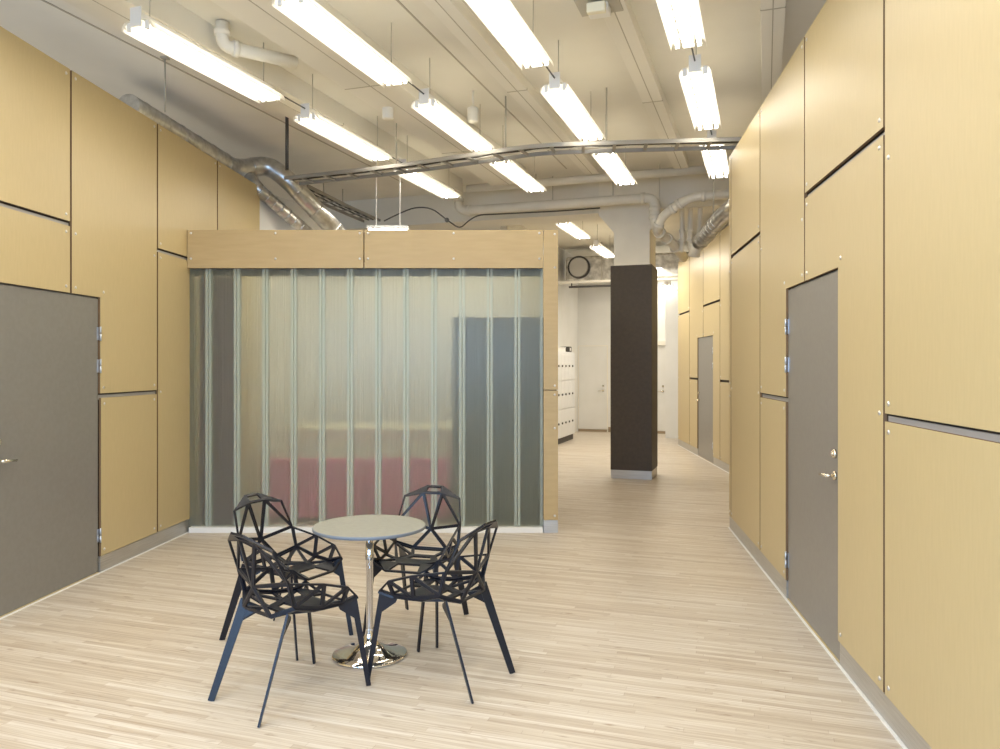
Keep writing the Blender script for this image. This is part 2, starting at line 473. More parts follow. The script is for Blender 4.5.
class WoodWall:
    """wall whose panel faces stand on the line X = c + m*Y; side +1: room lies on local +y, -1: on local -y"""

    def __init__(self, name, c, m, side, y0, y1, top, doors, label):
        self.n = math.sqrt(1 + m * m); self.side = side
        self.ang = math.atan2(1, m); self.c = c
        self.root = empty(name, (c, 0, 0), self.ang)
        tag(self.root, label, 'wall', kind='structure')
        n = self.n; f = lambda a, b: (min(a * side, b * side), max(a * side, b * side))
        b = MB(); cur = y0; ya, yb = f(-0.03, -0.17)
        for d0, d1, h in doors:
            b.box(cur * n, d0 * n, ya, yb, 0, top - 0.01); b.box(d0 * n, d1 * n, ya, yb, h, top - 0.01); cur = d1
        b.box(cur * n, y1 * n, ya, yb, 0, top - 0.01)
        b.build('backing', M['core'], self.root)

    def loc(self, Y, off=0.0, z=0.0):
        x = Y * self.n; y = off * self.side
        return Vector((self.c + x * math.cos(self.ang) - y * math.sin(self.ang), x * math.sin(self.ang) + y * math.cos(self.ang), z))

    def panel(self, poly, screws=True, inset=0.045, skip=()):
        n = self.n; s = self.side; g = 0.011
        cx = sum(p[0] for p in poly) / len(poly)
        P = [(y * n, z) for y, z in poly]
        # small open joint left and right
        xs = [p[0] for p in P]; x0, x1 = min(xs), max(xs)
        P = [(x + g if abs(x - x0) < 1e-4 else (x - g if abs(x - x1) < 1e-4 else x), z) for x, z in P]
        o = MB().prism(P, -0.018 * s, 0.0).build('panel', M['wood'], self.root)
        o.data.materials.append(M['edge'])
        for f in o.data.polygons:
            if abs(f.normal.y) < 0.5: f.material_index = 1
        if screws:
            zs = [p[1] for p in P]; z0, z1 = min(zs), max(zs); a, b = x0 + g, x1 - g
            k = len(P)
            pts = []
            for i in range(k):
                # inward offset of each convex or reflex corner
                p = Vector(P[i]); q = Vector(P[i - 1]); r = Vector(P[(i + 1) % k])
                d = ((q - p).normalized() + (r - p).normalized())
                cr = (p - q).x * (r - p).y - (p - q).y * (r - p).x
                area = sum(P[j][0] * P[(j + 1) % k][1] - P[(j + 1) % k][0] * P[j][1] for j in range(k))
                conv = cr * area > 0
                t = p + d * inset * (1 if conv else -1)
                pts.append((t.x, t.y))
            if z1 - z0 > 1.6:
                for xx in (a + inset, b - inset):
                    zz = z0 + (z1 - z0) * 0.5
                    if not (len(P) == 6 and zz < 2.13 and (min(abs(xx - p[0]) for p in P if abs(p[0] - x0) > 0.01 and abs(p[0] - x1) > 0.01) < -1)):
                        pts.append((xx, zz))
            def inside(x, z):
                c = False; j = k - 1
                for i in range(k):
                    xi, zi = P[i]; xj, zj = P[j]
                    if (zi > z) != (zj > z) and x < (xj - xi) * (z - zi) / (zj - zi) + xi: c = not c
                    j = i
                return c
            for x, z in pts:
                if inside(x, z): put_screw(o, x, 0.0, z, -1 if s < 0 else 1).rotation_euler = (R(-90) if s > 0 else R(90), 0, 0)
        return o

    def rect(self, a, b, z0, z1):
        return self.panel([(a, z0), (b, z0), (b, z1), (a, z1)])

    def batten(self, a, b, z):
        n = self.n; s = self.side
        ya, yb = sorted((-0.0295 * s, -0.019 * s))
        MB().box(a * n, b * n, ya, yb, z - 0.03, z + 0.006).build('joint_batten', M['batten'], self.root)

    def baseboard(self, name, spans, label):
        n = self.n; s = self.side
        r = empty(name, self.root.location, self.ang)
        for a, b in spans:
            ya, yb = sorted((-0.0295 * s, -0.006 * s))
            MB().box(a * n, b * n, ya, yb, 0.0, 0.122).build('metal_strip', M['steel'], r)
        ya, yb = sorted((-0.005 * s, 0.010 * s))
        MB().box(spans[0][0] * n, spans[-1][1] * n, ya, yb, 0.0, 0.006).build('sealant_bead', M['enamel'], r)
        tag(r, label, 'baseboard', kind='structure')


B0 = 0.128
H1, H2 = 1.37, 2.63
# ---- left wall
LW = WoodWall('wall_left', -3.47, 0.063, -1, 0.65, 9.36, 3.75, [(4.83, 6.03, 2.13)], 'tall maple board wall along the left side with a grey door')
LT = 3.75
LW.rect(0.65, 1.90, B0, H2 - .018); LW.rect(0.65, 1.90, H2 + .018, LT)
LW.rect(1.90, 3.15, B0, H2 - .018); LW.rect(1.90, 3.15, H2 + .018, LT)
LW.rect(3.15, 4.40, B0, H1 - .018); LW.rect(3.15, 4.40, H1 + .018, LT)
LW.rect(4.40, 5.66, H2 + .018, LT)
LW.panel([(4.40, B0), (4.83, B0), (4.83, 2.13), (5.66, 2.13), (5.66, H2 - .018), (4.40, H2 - .018)])
LW.panel([(5.66, 2.13), (6.03, 2.13), (6.03, H1 + .018), (6.91, H1 + .018), (6.91, LT), (5.66, LT)])
LW.rect(6.03, 6.91, B0, H1 - .018)
LW.rect(6.91, 8.16, B0, H2 - .018); LW.rect(6.91, 8.16, H2 + .018, LT)
LW.rect(8.16, 9.36, B0, H1 - .018); LW.rect(8.16, 9.36, H1 + .018, LT)
LW.batten(4.40, 5.66, H2); LW.batten(6.03, 6.91, H1); LW.batten(6.91, 8.16, H2)
LW.baseboard('baseboard_left', [(0.65, 4.82), (6.04, 9.36)], 'grey steel kick strip along the left wood wall')
# ---- right wall
RT = 3.66
RW = WoodWall('wall_right', 1.278, 0.128, +1, -2.5, 7.72, RT, [(4.186, 5.354, 2.13)], 'tall maple board wall along the right side with a grey door')
H3 = 2.66
RW.rect(-0.59, 0.775, B0, H1 - .018); RW.rect(-0.59, 0.775, H1 + .018, RT)
RW.rect(0.775, 2.14, B0, H3 - .018); RW.rect(0.775, 2.14, H3 + .018, RT)
RW.rect(2.14, 3.508, B0, H1 - .018); RW.rect(2.14, 3.508, H1 + .018, RT)
RW.rect(3.508, 4.87, H3 + .018, RT)
RW.panel([(3.508, B0), (4.186, B0), (4.186, 2.13), (4.87, 2.13), (4.87, H3 - .018), (3.508, H3 - .018)])
RW.panel([(4.87, 2.13), (5.354, 2.13), (5.354, H1 + .018), (6.224, H1 + .018), (6.224, RT), (4.87, RT)])
RW.rect(5.354, 6.224, B0, H1 - .018)
RW.rect(6.224, 7.6, B0, H3 - .018); RW.rect(6.224, 7.6, H3 + .018, RT)
RW.rect(7.6, 7.72, B0, H1 - .018); RW.rect(7.6, 7.72, H1 + .018, RT)
RW.batten(2.14, 3.508, H1); RW.batten(3.508, 4.87, H3); RW.batten(5.354, 6.224, H1); RW.batten(6.224, 7.6, H3)
RW.baseboard('baseboard_right', [(-2.5, 4.176), (5.364, 7.72)], 'grey steel kick strip along the right wood wall')
# ---- far right volume
FT = 3.7
FW = WoodWall('wall_far_right', 2.89, 0.0453, +1, 9.8, 15.8, FT, [(12.69, 13.9, 2.1)], 'farther maple board wall beyond the gap in the right wall')
FW.rect(9.8, 11.0, B0, H2 - .018); FW.rect(9.8, 11.0, H2 + .018, FT)
FW.rect(11.0, 12.21, B0, H1 - .018); FW.rect(11.0, 12.21, H1 + .018, FT)
FW.rect(12.21, 13.43, H2 + .018, FT)
FW.panel([(12.21, B0), (12.69, B0), (12.69, 2.1), (13.43, 2.1), (13.43, H2 - .018), (12.21, H2 - .018)])
FW.panel([(13.43, 2.1), (13.9, 2.1), (13.9, H1 + .018), (14.62, H1 + .018), (14.62, FT), (13.43, FT)])
FW.rect(13.9, 14.62, B0, H1 - .018)
FW.rect(14.62, 15.8, B0, H2 - .018); FW.rect(14.62, 15.8, H2 + .018, FT)
FW.baseboard('baseboard_far_right', [(9.8, 12.68), (13.91, 15.8)], 'grey steel kick strip along the farther right wood wall')
# end returns of the two right-hand volumes
for nm, Wl, Y, top, lb in (('wall_right_return', RW, 7.72, RT, 'end face of the near right wood wall at the gap'), ('wall_far_right_return', FW, 9.8, FT, 'front end of the farther right wood wall')):
    r = empty(nm, Wl.loc(Y, -0.015), Wl.ang)
    a, b_ = (-0.02, 0.0) if Y < 9 else (0.0, 0.02)
    MB().box(a, b_, -2.2, -0.17 if Y < 9 else -0.02, 0, top - 0.01).build('panel', M['wood'], r)
    tag(r, lb, 'wall', kind='structure')


def lever(parent, x, y, z, side, toward):
    """door lever with a rose and a lock cylinder above; toward = direction of the lever along x"""
    h = MB()
    yy = side
    h.tube([(x, y, z), (x, y + yy * 0.012, z)], 0.024, 16)
    h.tube([(x, y + yy * 0.012, z), (x, y + yy * 0.055, z)], 0.009, 10)
    h.tube([(x, y + yy * 0.055, z), (x + toward * 0.03, y + yy * 0.058, z), (x + toward * 0.12, y + yy * 0.052, z - 0.008)], [0.010, 0.0095, 0.007], 10)
    h.build('door_handle', M['handle'], parent)
    k = MB(); k.tube([(x, y, z + 0.12), (x, y + yy * 0.016, z + 0.12)], [0.026, 0.023], 16); k.tube([(x, y + yy * 0.016, z + 0.12), (x, y + yy * 0.024, z + 0.12)], 0.012, 12)
    k.build('lock_cylinder', M['handle'], parent)


def wall_door(name, Wl, d0, d1, top, hinge_end, hinges, label, handle_z=1.0):
    n = Wl.n; s = Wl.side
    r = empty(name, Wl.root.location, Wl.ang)
    a, b = d0 * n + 0.012, d1 * n - 0.012
    ya, yb = sorted((-0.012 * s, -0.06 * s))
    MB().box(a, b, ya, yb, 0.012, top - 0.012, 0.002).build('door_leaf', M['door_grey'], r)
    fr = MB(); ya, yb = sorted((-0.03 * s, -0.16 * s))
    fr.box(d0 * n, d0 * n + 0.010, ya, yb, 0, top); fr.box(d1 * n - 0.010, d1 * n, ya, yb, 0, top); fr.box(d0 * n + .01, d1 * n - .01, ya, yb, top - 0.010, top)
    fr.build('door_frame', M['door_grey'], r)
    ya, yb = sorted((-0.004 * s, -0.1 * s))
    MB().box(d0 * n + 0.011, d1 * n - 0.011, ya, yb, 0.0, 0.010).build('threshold', M['wood'], r)
    hx = (d1 * n if hinge_end > 0 else d0 * n)
    for z in hinges:
        hb = MB(); ya, yb = sorted((-0.012 * s, 0.004 * s))
        hb.tube([(hx, 0.003 * s, z - 0.055), (hx, 0.003 * s, z - 0.002)], 0.007, 10); hb.tube([(hx, 0.003 * s, z + 0.002), (hx, 0.003 * s, z + 0.055)], 0.007, 10)
        hb.box(hx - hinge_end * 0.026, hx, *sorted((-0.0115 * s, -0.008 * s)), z - 0.05, z + 0.05)
        hb.build('hinge', M['hinge'], r)
    lx = (a + 0.07) if hinge_end > 0 else (b - 0.07)
    lever(r, lx, -0.012 * s, handle_z, s, 1 if hinge_end > 0 else -1)
    tag(r, label, 'door', kind='structure')
    return r


wall_door('door_1', LW, 4.83, 6.03, 2.13, +1, (1.85, 1.60, 0.29), 'plain dark grey door in the left wood wall')
wall_door('door_2', RW, 4.186, 5.354, 2.13, +1, (1.87, 1.61, 0.27), 'plain dark grey door in the near right wood wall')
wall_door('door_3', FW, 12.69, 13.9, 2.1, -1, (1.85, 1.6, 0.3), 'grey door in the farther right wood wall')

# white wall running on from the end of the left wood wall
p0 = LW.loc(9.36, -0.02)
r = empty('wall_left_white', p0, UANG)
MB().box(0.0, 1.75, 0.0, 0.12, 0, 3.72).build('wall_board', M['white'], r)
tag(r, 'white wall stub beyond the end of the left wood wall under the ducts', 'wall', kind='structure')

# ------------------------------------------------------------------ wood and glass partition
PY = 7.47
pr = empty('glass_partition', (0, PY, 0))
tag(pr, 'partition of frosted channel glass under a maple header board', 'partition', kind='thing')
K = PY / F


def px(x): return (x - 500) * K


for x0, x1 in ((-2.995, px(363.4)), (px(364.4), px(543))):
    hb = MB().box(x0, x1, 0, 0.03, 2.538, 2.903, 0.002).build('header_board', M['wood_header'], pr)
    xs = [x0 + 0.035, (x0 + x1) / 2, x1 - 0.035]
    for x in xs:
        for z in (2.538 + 0.09, 2.903 - 0.03):
            put_screw(hb, x, 0, z, -1)
for z0, z1 in ((0.125, 1.365), (1.372, 2.903)):
    pb = MB().box(px(543.6), px(558), -0.001, 0.03, z0, z1, 0.002).build('post_board', M['wood_header'], pr)
    for z in (z0 + 0.04, z1 - 0.04, z1 - 0.36):
        put_screw(pb, px(554.8), -0.001, z, -1)
MB().box(px(543.6), px(558), 0.004, 0.13, 0, 0.122).build('post_foot', M['steel'], pr)
MB().box(-2.99, px(543), 0.03, 0.20, 2.60, 2.885).box(px(545), px(556.5), 0.031, 0.14, 0.125, 2.885).build('frame', M['core'], pr)
MB().box(-2.985, px(543), 0.005, 0.16, 0, 0.052, 0.003).build('floor_rail', M['enamel'], pr)
MB().box(-2.985, px(543), 0.13, 0.15, 2.475, 2.60).build('head_channel', M['core'], pr)
edges = [184.5, 208.4, 236.8, 265.3, 293.6, 321.9, 350, 378, 406, 434, 462, 489.8, 517.3, 543.2]
for a, b in zip(edges, edges[1:]):
    KG = (PY + 0.06) / F
    xa, xb = (a - 500) * KG + 0.003, (b - 500) * KG - 0.003
    g = MB().box(xa + 0.026, xb - 0.026, 0.06, 0.066, 0.054, 2.60).build('glass_channel', M['uglass'], pr)
    for q0, q1 in ((xa, xa + 0.026), (xb - 0.026, xb)):
        MB().box(q0, q1, 0.056, 0.115, 0.054, 2.598, 0.002).build('flange', M['urib'], g)
# the side and the back of the glazed room
o = MB().box(0.465, 0.553, 7.61, 10.5, 0, 2.89).build('wall_glazed_room_side', M['wood']); tag(o, 'maple side wall of the glazed room facing the passage', 'wall', kind='structure')
o = MB().box(-2.80, 0.553, 10.5, 10.6, 0, 2.89).build('wall_glazed_room_back', M['ceil']); tag(o, 'pale back wall inside the glazed room seen through frosted glass', 'wall', kind='structure')
# things standing in the glazed room, blurred by the glass
o = MB().box(-2.95, -2.55, 7.66, 7.70, 0.0, 2.47, 0.004).build('plum_screen', M['plum']); tag(o, 'dark plum screen blurred behind the two leftmost glass channels', 'screen')
r = empty('tall_cabinet', (-0.02, 8.0, 0))
MB().box(-0.47, 0.47, 0.02, 0.55, 0.06, 2.1, 0.004).build('body', M['charcoal'], r)
MB().box(-0.47, -0.003, 0.0, 0.018, 0.08, 2.09, 0.003).build('cabinet_door', M['charcoal'], r); MB().box(0.003, 0.47, 0.0, 0.018, 0.08, 2.09, 0.003).build('cabinet_door', M['charcoal'], r)
MB().box(-0.46, 0.46, 0.04, 0.55, 0.0, 0.06).build('plinth', M['dark'], r)
tag(r, 'tall charcoal cabinet blurred behind the right end of the glass', 'cabinet')
r = empty('long_table', (-1.5, 9.28, 0))
MB().box(-1.0, 0.95, -0.4, 0.4, 0.76, 0.89, 0.004).build('table_top', M['paper'], r)
for sx in (-0.93, 0.93):
    for sy in (-0.35, 0.35):
        MB().box(sx - 0.025, sx + 0.025, sy - 0.025, sy + 0.025, 0, 0.76).build('leg', M['enamel'], r)
tag(r, 'long pale table blurred behind the middle of the frosted glass', 'table')
for i, (x, wd, lb) in enumerate(((-1.93, 0.52, 'rose sofa blurred low behind the left half of the glass'), (-0.955, 0.43, 'rose sofa blurred low behind the middle of the glass'))):
    r = empty('sofa', (x, 8.16, 0))
    MB().box(-wd, wd, 0.0, 0.55, 0.10, 0.40, 0.03).build('seat', M['pink'], r)
    MB().box(-wd, wd, -0.14, 0.0, 0.03, 0.64, 0.03).build('backrest', M['pink'], r)
    for sx in (-wd + 0.05, wd - 0.05):
        for sy in (-0.08, 0.48):
            MB().box(sx - 0.02, sx + 0.02, sy - 0.02, sy + 0.02, 0, 0.10).build('leg', M['dark'], r)
    tag(r, lb, 'sofa', 'sofas behind the frosted glass')

# ------------------------------------------------------------------ column
cr_ = empty('column', C0, math.atan2(V.y, V.x))       # local x along V, local y along U
CW, CD = 0.585, 0.62
MB().box(0, CW, 0, CD, 0.12, 3.03, 0.004).build('cladding', M['column'], cr_)
MB().box(0.004, CW - 0.004, 0.004, CD - 0.004, 0.0, 0.12).build('base_band', M['steel'], cr_)
cb = MB()
cb.prism([(0.05, 3.03), (CW - 0.03, 3.03), (CW - 0.03, 3.50), (CW + 0.10, 3.72), (CW + 0.10, 4.245), (-0.17, 4.245), (-0.17, 3.76), (0.05, 3.50)], 0.0, CD)
cb.build('shaft', M['plaster'], cr_)
tag(cr_, 'square column clad in dark brown board with cream flared top', 'column', kind='thing')

# ------------------------------------------------------------------ far end of the hall
WS = -4.35
o = uvbox(MB(), 13.2, T1, WS - 0.12, WS, 0, CEIL).build('wall_locker_side', M['white']); tag(o, 'white wall behind the lockers at the far end', 'wall', kind='structure')
# lockers: front faces the passage
LT0 = uv(0, -3.95)
lt = (15.7 + 0.3216 * -3.95) / 0.9469
r = empty('locker_bank', uv(lt, -3.95, 0), UANG)       # local x along U, local -y faces the passage
MB().box(0, 1.5, 0.02, 0.38, 0.12, 1.90).build('body', M['locker'], r)
MB().box(0.0, 1.5, 0.04, 0.38, 0.0, 0.12).build('plinth', M['dark'], r)
for i in range(5):
    for j in range(3):
        d = MB().box(i * 0.3 + 0.006, i * 0.3 + 0.294, 0.0, 0.018, 0.13 + j * 0.59, 0.13 + j * 0.59 + 0.568, 0.003).build('locker_door', M['locker'], r)
        zc = 0.13 + j * 0.59 + 0.29
        MB().tube([(i * 0.3 + 0.06, 0.0, zc), (i * 0.3 + 0.06, -0.02, zc)], 0.022, 10).build('lock', M['dark'], d)
tag(r, 'white bank of fifteen small lockers at the far end of the passage', 'lockers')
b = empty('storage_box', uv(lt + 0.5, -4.15, 1.90), UANG)
MB().box(-0.45, 0.45, -0.13, 0.13, 0, 0.08, 0.006).build('body', M['enamel'], b); MB().box(-0.455, 0.455, -0.135, 0.135, 0.08, 0.10, 0.004).build('lid', M['enamel'], b)
tag(b, 'flat white box lying on top of the lockers', 'box')
b = empty('binder', uv(lt + 1.25, -4.12, 1.90), UANG)
MB().box(-0.12, 0.12, -0.13, 0.10, 0, 0.12, 0.006).build('body', M['dark'], b); MB().box(-0.05, 0.05, -0.132, -0.128, 0.03, 0.09).build('label_plate', M['enamel'], b)
tag(b, 'small dark box on the far end of the lockers', 'box')
# white doors in the far wall


def far_door(name, s0, s1, label, framed):
    r = empty(name, uv(T1, s0, 0), math.atan2(V.y, V.x))   # local x along V, local -y towards the viewer
    wd = s1 - s0
    MB().box(0.0, wd, -0.02, 0.0, 0.06, 2.08, 0.003).build('door_leaf', M['white'], r)
    if framed:
        f = MB(); f.box(-0.07, -0.002, -0.05, 0, 0, 2.16).box(wd + 0.002, wd + 0.07, -0.05, 0, 0, 2.16).box(-0.09, wd + 0.09, -0.07, 0, 2.09, 2.20)
    else:
        f = MB(); f.box(-0.02, -0.002, -0.022, 0, 0, 2.1).box(wd + 0.002, wd + 0.02, -0.022, 0, 0, 2.1).box(-0.02, wd + 0.02, -0.022, 0, 2.082, 2.1)
    f.build('door_frame', M['plaster'], r)
    MB().box(0, wd, -0.06, 0, 0, 0.055).build('threshold', M['floor2'], r)
    lever(r, wd - 0.09, -0.02, 1.0, -1, -1)
    tag(r, label, 'door', kind='structure')


def far_s(x):
    k = (x - 500) / F; Y = T1 / (U.y + k * U.x); return Vector((k * Y, Y, 0)).dot(V)


far_door('door_4', far_s(579), far_s(607), 'plain white door at the far end left of the brown column', False)
far_door('door_5', far_s(648), far_s(667), 'white framed door at the far end right of the brown column', True)
r = empty('baseboard_far', uv(T1, far_s(607.5), 0), math.atan2(V.y, V.x))
MB().box(0.02, far_s(646) - far_s(607.5), -0.015, 0, 0, 0.12).build('strip', M['floor2'], r)
tag(r, 'tan baseboard of the far white wall', 'baseboard', kind='structure')
# white nib wall at the end of the right-hand passage
o = uvbox(MB(), T1 - 1.2, T1, far_s(671.5), far_s(671.5) + 0.6, 0, 3.3).build('wall_nib', M['white']); tag(o, 'narrow white wall nib beside the far white framed door', 'wall', kind='structure')
# foil wrapped duct across the far wall with a round duct end
dct = empty('foil_duct', uv(16.9, -4.2, 3.78), math.atan2(V.y, V.x))
MB().box(0, 6.0, 0.0, 0.55, -0.30, 0.24, 0.04).build('duct_body', M['foil'], dct)
rg = MB(); rg.tube([(0.31, -0.06, 0.0), (0.31, 0.0, 0.0)], 0.25, 28); rg.build('collar', M['dark'], dct)
MB().tube([(0.31, -0.075, 0.0), (0.31, -0.061, 0.0)], [0.20, 0.215], 28).build('end_cap', M['galv_pale'], dct)
tag(dct, 'foil wrapped duct with a round end high on the far wall', 'duct')
r = empty('ceiling_track', uv(16.4, -4.25, 3.38), math.atan2(V.y, V.x))
MB().box(0, 5.6, 0.0, 0.12, 0.0, 0.05).build('track', M['ceil_trunk'], r)
MB().box(0.25, 1.6, -0.02, 0.02, -0.10, -0.06).build('rail', M['dark'], r)
for x in (0.3, 1.5): MB().box(x, x + 0.02, -0.01, 0.01, -0.06, 0.0).build('hanger', M['dark'], r)
for x in (0.95, 4.8): MB().tube([(x, 0.06, 0.05), (x, 0.06, CEIL - 3.38)], 0.008, 8).build('drop_rod', M['rod'], r)
tag(r, 'flat pale track with a dark rail below the foil duct', 'track')

# ------------------------------------------------------------------ fluorescent lights
LZ = 3.80
FL = 1.49


def make_light(with_rods=True):
    r = empty('ceiling_light', (0, 0, 0), UANG)
    prof = [(-0.120, 0.000), (-0.115, 0.028), (-0.098, 0.050), (-0.065, 0.060), (-0.038, 0.060), (-0.038, 0.016), (0.038, 0.016), (0.038, 0.060), (0.065, 0.060), (0.098, 0.050), (0.115, 0.028), (0.120, 0.000)]
    MB().sheet(prof, 0.0, FL, 0.003).build('reflector', M['reflector'], r)
    MB().box(0.01, FL - 0.01, -0.035, 0.035, 0.066, 0.115, 0.004).build('housing', M['enamel'], r)
    MB().box(0.012, FL - 0.012, -0.036, 0.036, 0.008, 0.0155).build('diffuser', M['lens'], r)
    for y in (-0.041, 0.041):
        for q in range(8): MB().box(0.07 + q * 0.18, 0.15 + q * 0.18, y - 0.003, y + 0.003, 0.0075, 0.012).build('slot', M['rod'], r)
    for y in (-0.074, 0.074):
        MB().tube([(0.03, y, 0.022), (FL - 0.03, y, 0.022)], 0.013, 10).build('tube', M['tube'], r)
        for x in (0.012, FL - 0.030): MB().box(x, x + 0.018, y - 0.016, y + 0.016, 0.0, 0.058, 0.003).build('lamp_socket', M['enamel'], r)
    MB().box(-0.004, 0.0, -0.045, 0.045, 0.02, 0.145).build('end_bracket', M['enamel'], r)
    if with_rods:
        for x in (0.12, FL - 0.12):
            MB().tube([(x, 0, 0.115), (x, 0, CEIL - LZ)], 0.004, 8).build('hanging_rod', M['rod'], r)
    return r


def link(r):
    MB().tube([(FL, 0.0, 0.10), (FL + 0.484, 0.0, 0.10)], 0.006, 8).build('link_cable', M['dark'], r)


order = ('nearest', 'middle', 'farthest')
rows = ((-3.89, 'leftmost row along the left wood wall'), (-2.73, 'second row from the left'), (-1.59, 'third row from the left'), (-0.50, 'rightmost row near the right wood wall'))
lights = []
proto = None
for s, rn in rows:
    for k in (-1, 0, 1):
        if proto is None: o = proto = make_light()
        else: o = copy_tree(proto)
        o.location = uv(6.04 + 1.98 * k, s, LZ)
        lights.append((o, k))
        tag(o, '%s bright fluorescent ceiling light in the %s' % (order[k + 1], rn), 'ceiling light', 'fluorescent ceiling lights')
for (t, s, z, lb) in ((11.8, -2.97, LZ, 'nearer fluorescent light beyond the cross beam, left of the column'), (14.29, -2.97, LZ, 'farther fluorescent light beyond the cross beam, touching the column edge'),
                      (16.6, -1.95, 3.27, 'small bright fluorescent light right of the column top beside the farther wood wall')):
    o = copy_tree(proto); o.location = uv(t, s, z)
    if z < LZ:
        for c in [x for x in o.children if x.name.startswith('hanging_rod')]: bpy.data.objects.remove(c)
        for x in (0.42, 0.70): MB().tube([(x, 0, 0.115), (x, 0, 0.205)], 0.01, 8).build('mounting_stud', M['rod'], o)
    tag(o, lb, 'ceiling light', 'fluorescent ceiling lights')
for o, k in lights:
    if k < 1: link(o)
# pendant light showing above the header of the glazed room
PZ = 3.195
pd = empty('pendant_light', (-1.1, 9.2, PZ))
MB().box(-0.46, 0.02, -0.08, 0.08, 0.015, 0.05, 0.006).build('housing', M['enamel'], pd)
MB().box(-0.44, 0.0, -0.06, 0.06, 0.002, 0.0145).build('diffuser', M['tube'], pd)
for x in (-0.36, -0.08): MB().tube([(x, 0, 0.05), (x, 0, CEIL - PZ)], 0.006, 8).build('hanging_rod', M['enamel'], pd)
tag(pd, 'slim white pendant light hanging just above the header board', 'pendant light')
for x, y in ((-2.0, 9.5), (-0.6, 9.5), (-1.6, 8.0)):
    area_lamp('glazed_room_fill', (x, y, 3.6), (0, 0, UANG), 1.5, 0.25, 12, TUBE_COL)  # fill lamps added to light the glazed room, without fittings

# small ceiling fittings
cc = at(599, 14, 5.50)
r = empty('exit_lamp', (cc.x, cc.y, 4.15), UANG)
MB().box(-0.13, 0.13, -0.15, 0.15, -0.012, 0.0).build('mounting_plate', M['rod'], r)
MB().box(-0.06, 0.06, -0.075, 0.075, -0.075, -0.012, 0.008).build('body', M['enamel'], r)
MB().box(-0.12, -0.065, -0.065, 0.065, -0.10, -0.03, 0.008).build('lens', M['paper'], r)
tag(r, 'small white emergency lamp box on a ceiling plate', 'emergency lamp')
for (X, Y, lb) in ((473, 122, 'short white cylinder lamp hanging left of the third light row'), (388, 119, 'short white cylinder lamp hanging between the two left light rows')):
    c = at(X, Y, 2.35 * F / (HOR - Y))
    r = empty('cylinder_lamp', (c.x, c.y, 3.95))
    MB().lathe([(0, 0.0), (0.05, 0.0), (0.055, 0.01), (0.055, 0.13), (0.04, 0.14), (0, 0.14)], 20).build('body', M['ceil_trunk'], r)
    MB().tube([(0, 0, 0.14), (0, 0, CEIL - 3.95)], 0.01, 8).build('stem', M['ceil_trunk'], r)
    tag(r, lb, 'lamp', 'white cylinder lamps')

# ------------------------------------------------------------------ cable trays


def cable_tray(name, pts, width, label, rods):
    pts = [Vector(p) for p in pts]
    dense = arc_path(pts, 0.5, 8)
    r = empty(name, pts[0]); o0 = pts[0]
    L_, R_ = [], []
    for i, p in enumerate(dense):
        d = (dense[min(i + 1, len(dense) - 1)] - dense[max(i - 1, 0)]).normalized(); nrm = Vector((-d.y, d.x, 0)).normalized()
        L_.append(p + nrm * width / 2 - o0); R_.append(p - nrm * width / 2 - o0)
    for Q in (L_, R_):
        m = MB()
        for a, b in zip(Q, Q[1:]): m.beam(a, b, 0.016, 0.038)
        m.build('side_rail', M['tray'], r)
    # rungs
    tot = 0; nxt = 0.1; m = MB(); 
    for i in range(len(dense) - 1):
        seg = (dense[i + 1] - dense[i]).length
        while nxt < tot + seg:
            f = (nxt - tot) / seg
            MB().beam(L_[i].lerp(L_[i + 1], f), R_[i].lerp(R_[i + 1], f), 0.03, 0.018).build('rung', M['tray'], r)
            nxt += 0.3
        tot += seg
    # cables lying in the tray
    for off in (-0.06, 0.02, 0.07):
        path = []
        for i in range(0, len(dense)):
            path.append(L_[i].lerp(R_[i], 0.5 + off / width) + Vector((0, 0, 0.022 + 0.004 * math.sin(i))))
        MB().tube(path, 0.011, 8).build('cable', M['dark'] if off < 0.05 else M['ceil_trunk'], r)
    for f in rods:
        i = int(f * (len(dense) - 1)); q = (L_[i] + R_[i]) / 2
        MB().tube([L_[i], L_[i] + Vector((0, 0, CEIL - (L_[i].z + o0.z)))], 0.008, 8).build('drop_rod', M['rod'], r)
    tag(r, label, 'cable tray', 'cable trays under the ceiling')
    return r


TZ = 2.125


def tp(x, y, d=TZ): return at(x, y, d * F / (HOR - y))


cable_tray('cable_tray', [tp(752, 143), tp(606, 147), tp(540, 149), tp(472, 159), tp(395, 170), tp(292, 181)], 0.28, 'ladder cable tray crossing under the ceiling from wall to wall', (0.15, 0.5, 0.85))
cable_tray('cable_tray', [tp(297, 186, 2.3), tp(340, 207, 2.3), tp(372, 221, 2.3)], 0.28, 'dark ladder cable tray running away behind the left ducts', (0.3, 0.8))

# ------------------------------------------------------------------ pipes and ducts


def pipe(name, pts, rad, m, label, cat, elbow=0.12, collars=True, group=None, coll_r=1.22, n=16, hangers=()):
    pts = [Vector(p) for p in pts]; o0 = pts[0]
    r = empty(name, o0)
    MB().tube([p - o0 for p in arc_path(pts, elbow, 6)], rad, n).build('run', m, r)
    if collars:
        for i in range(1, len(pts) - 1):
            for q in (pts[i - 1], pts[i + 1]):
                d = (q - pts[i]); L = d.length; d.normalize()
                e = min(elbow, L * 0.48)
                a = pts[i] + d * e - o0
                MB().tube([a, a + d * rad * 0.9], rad * coll_r, n).build('collar', m, r)
    for f, i in hangers:
        p = pts[i].lerp(pts[i + 1], f) - o0
        MB().tube([p, p + Vector((0, 0, CEIL - (p.z + o0.z)))], 0.007, 8).build('hanger', M['rod'], r)
    tag(r, label, cat, group)
    return r


def along_v(p, dx):   # point moved along the cross axis
    return p + V * dx


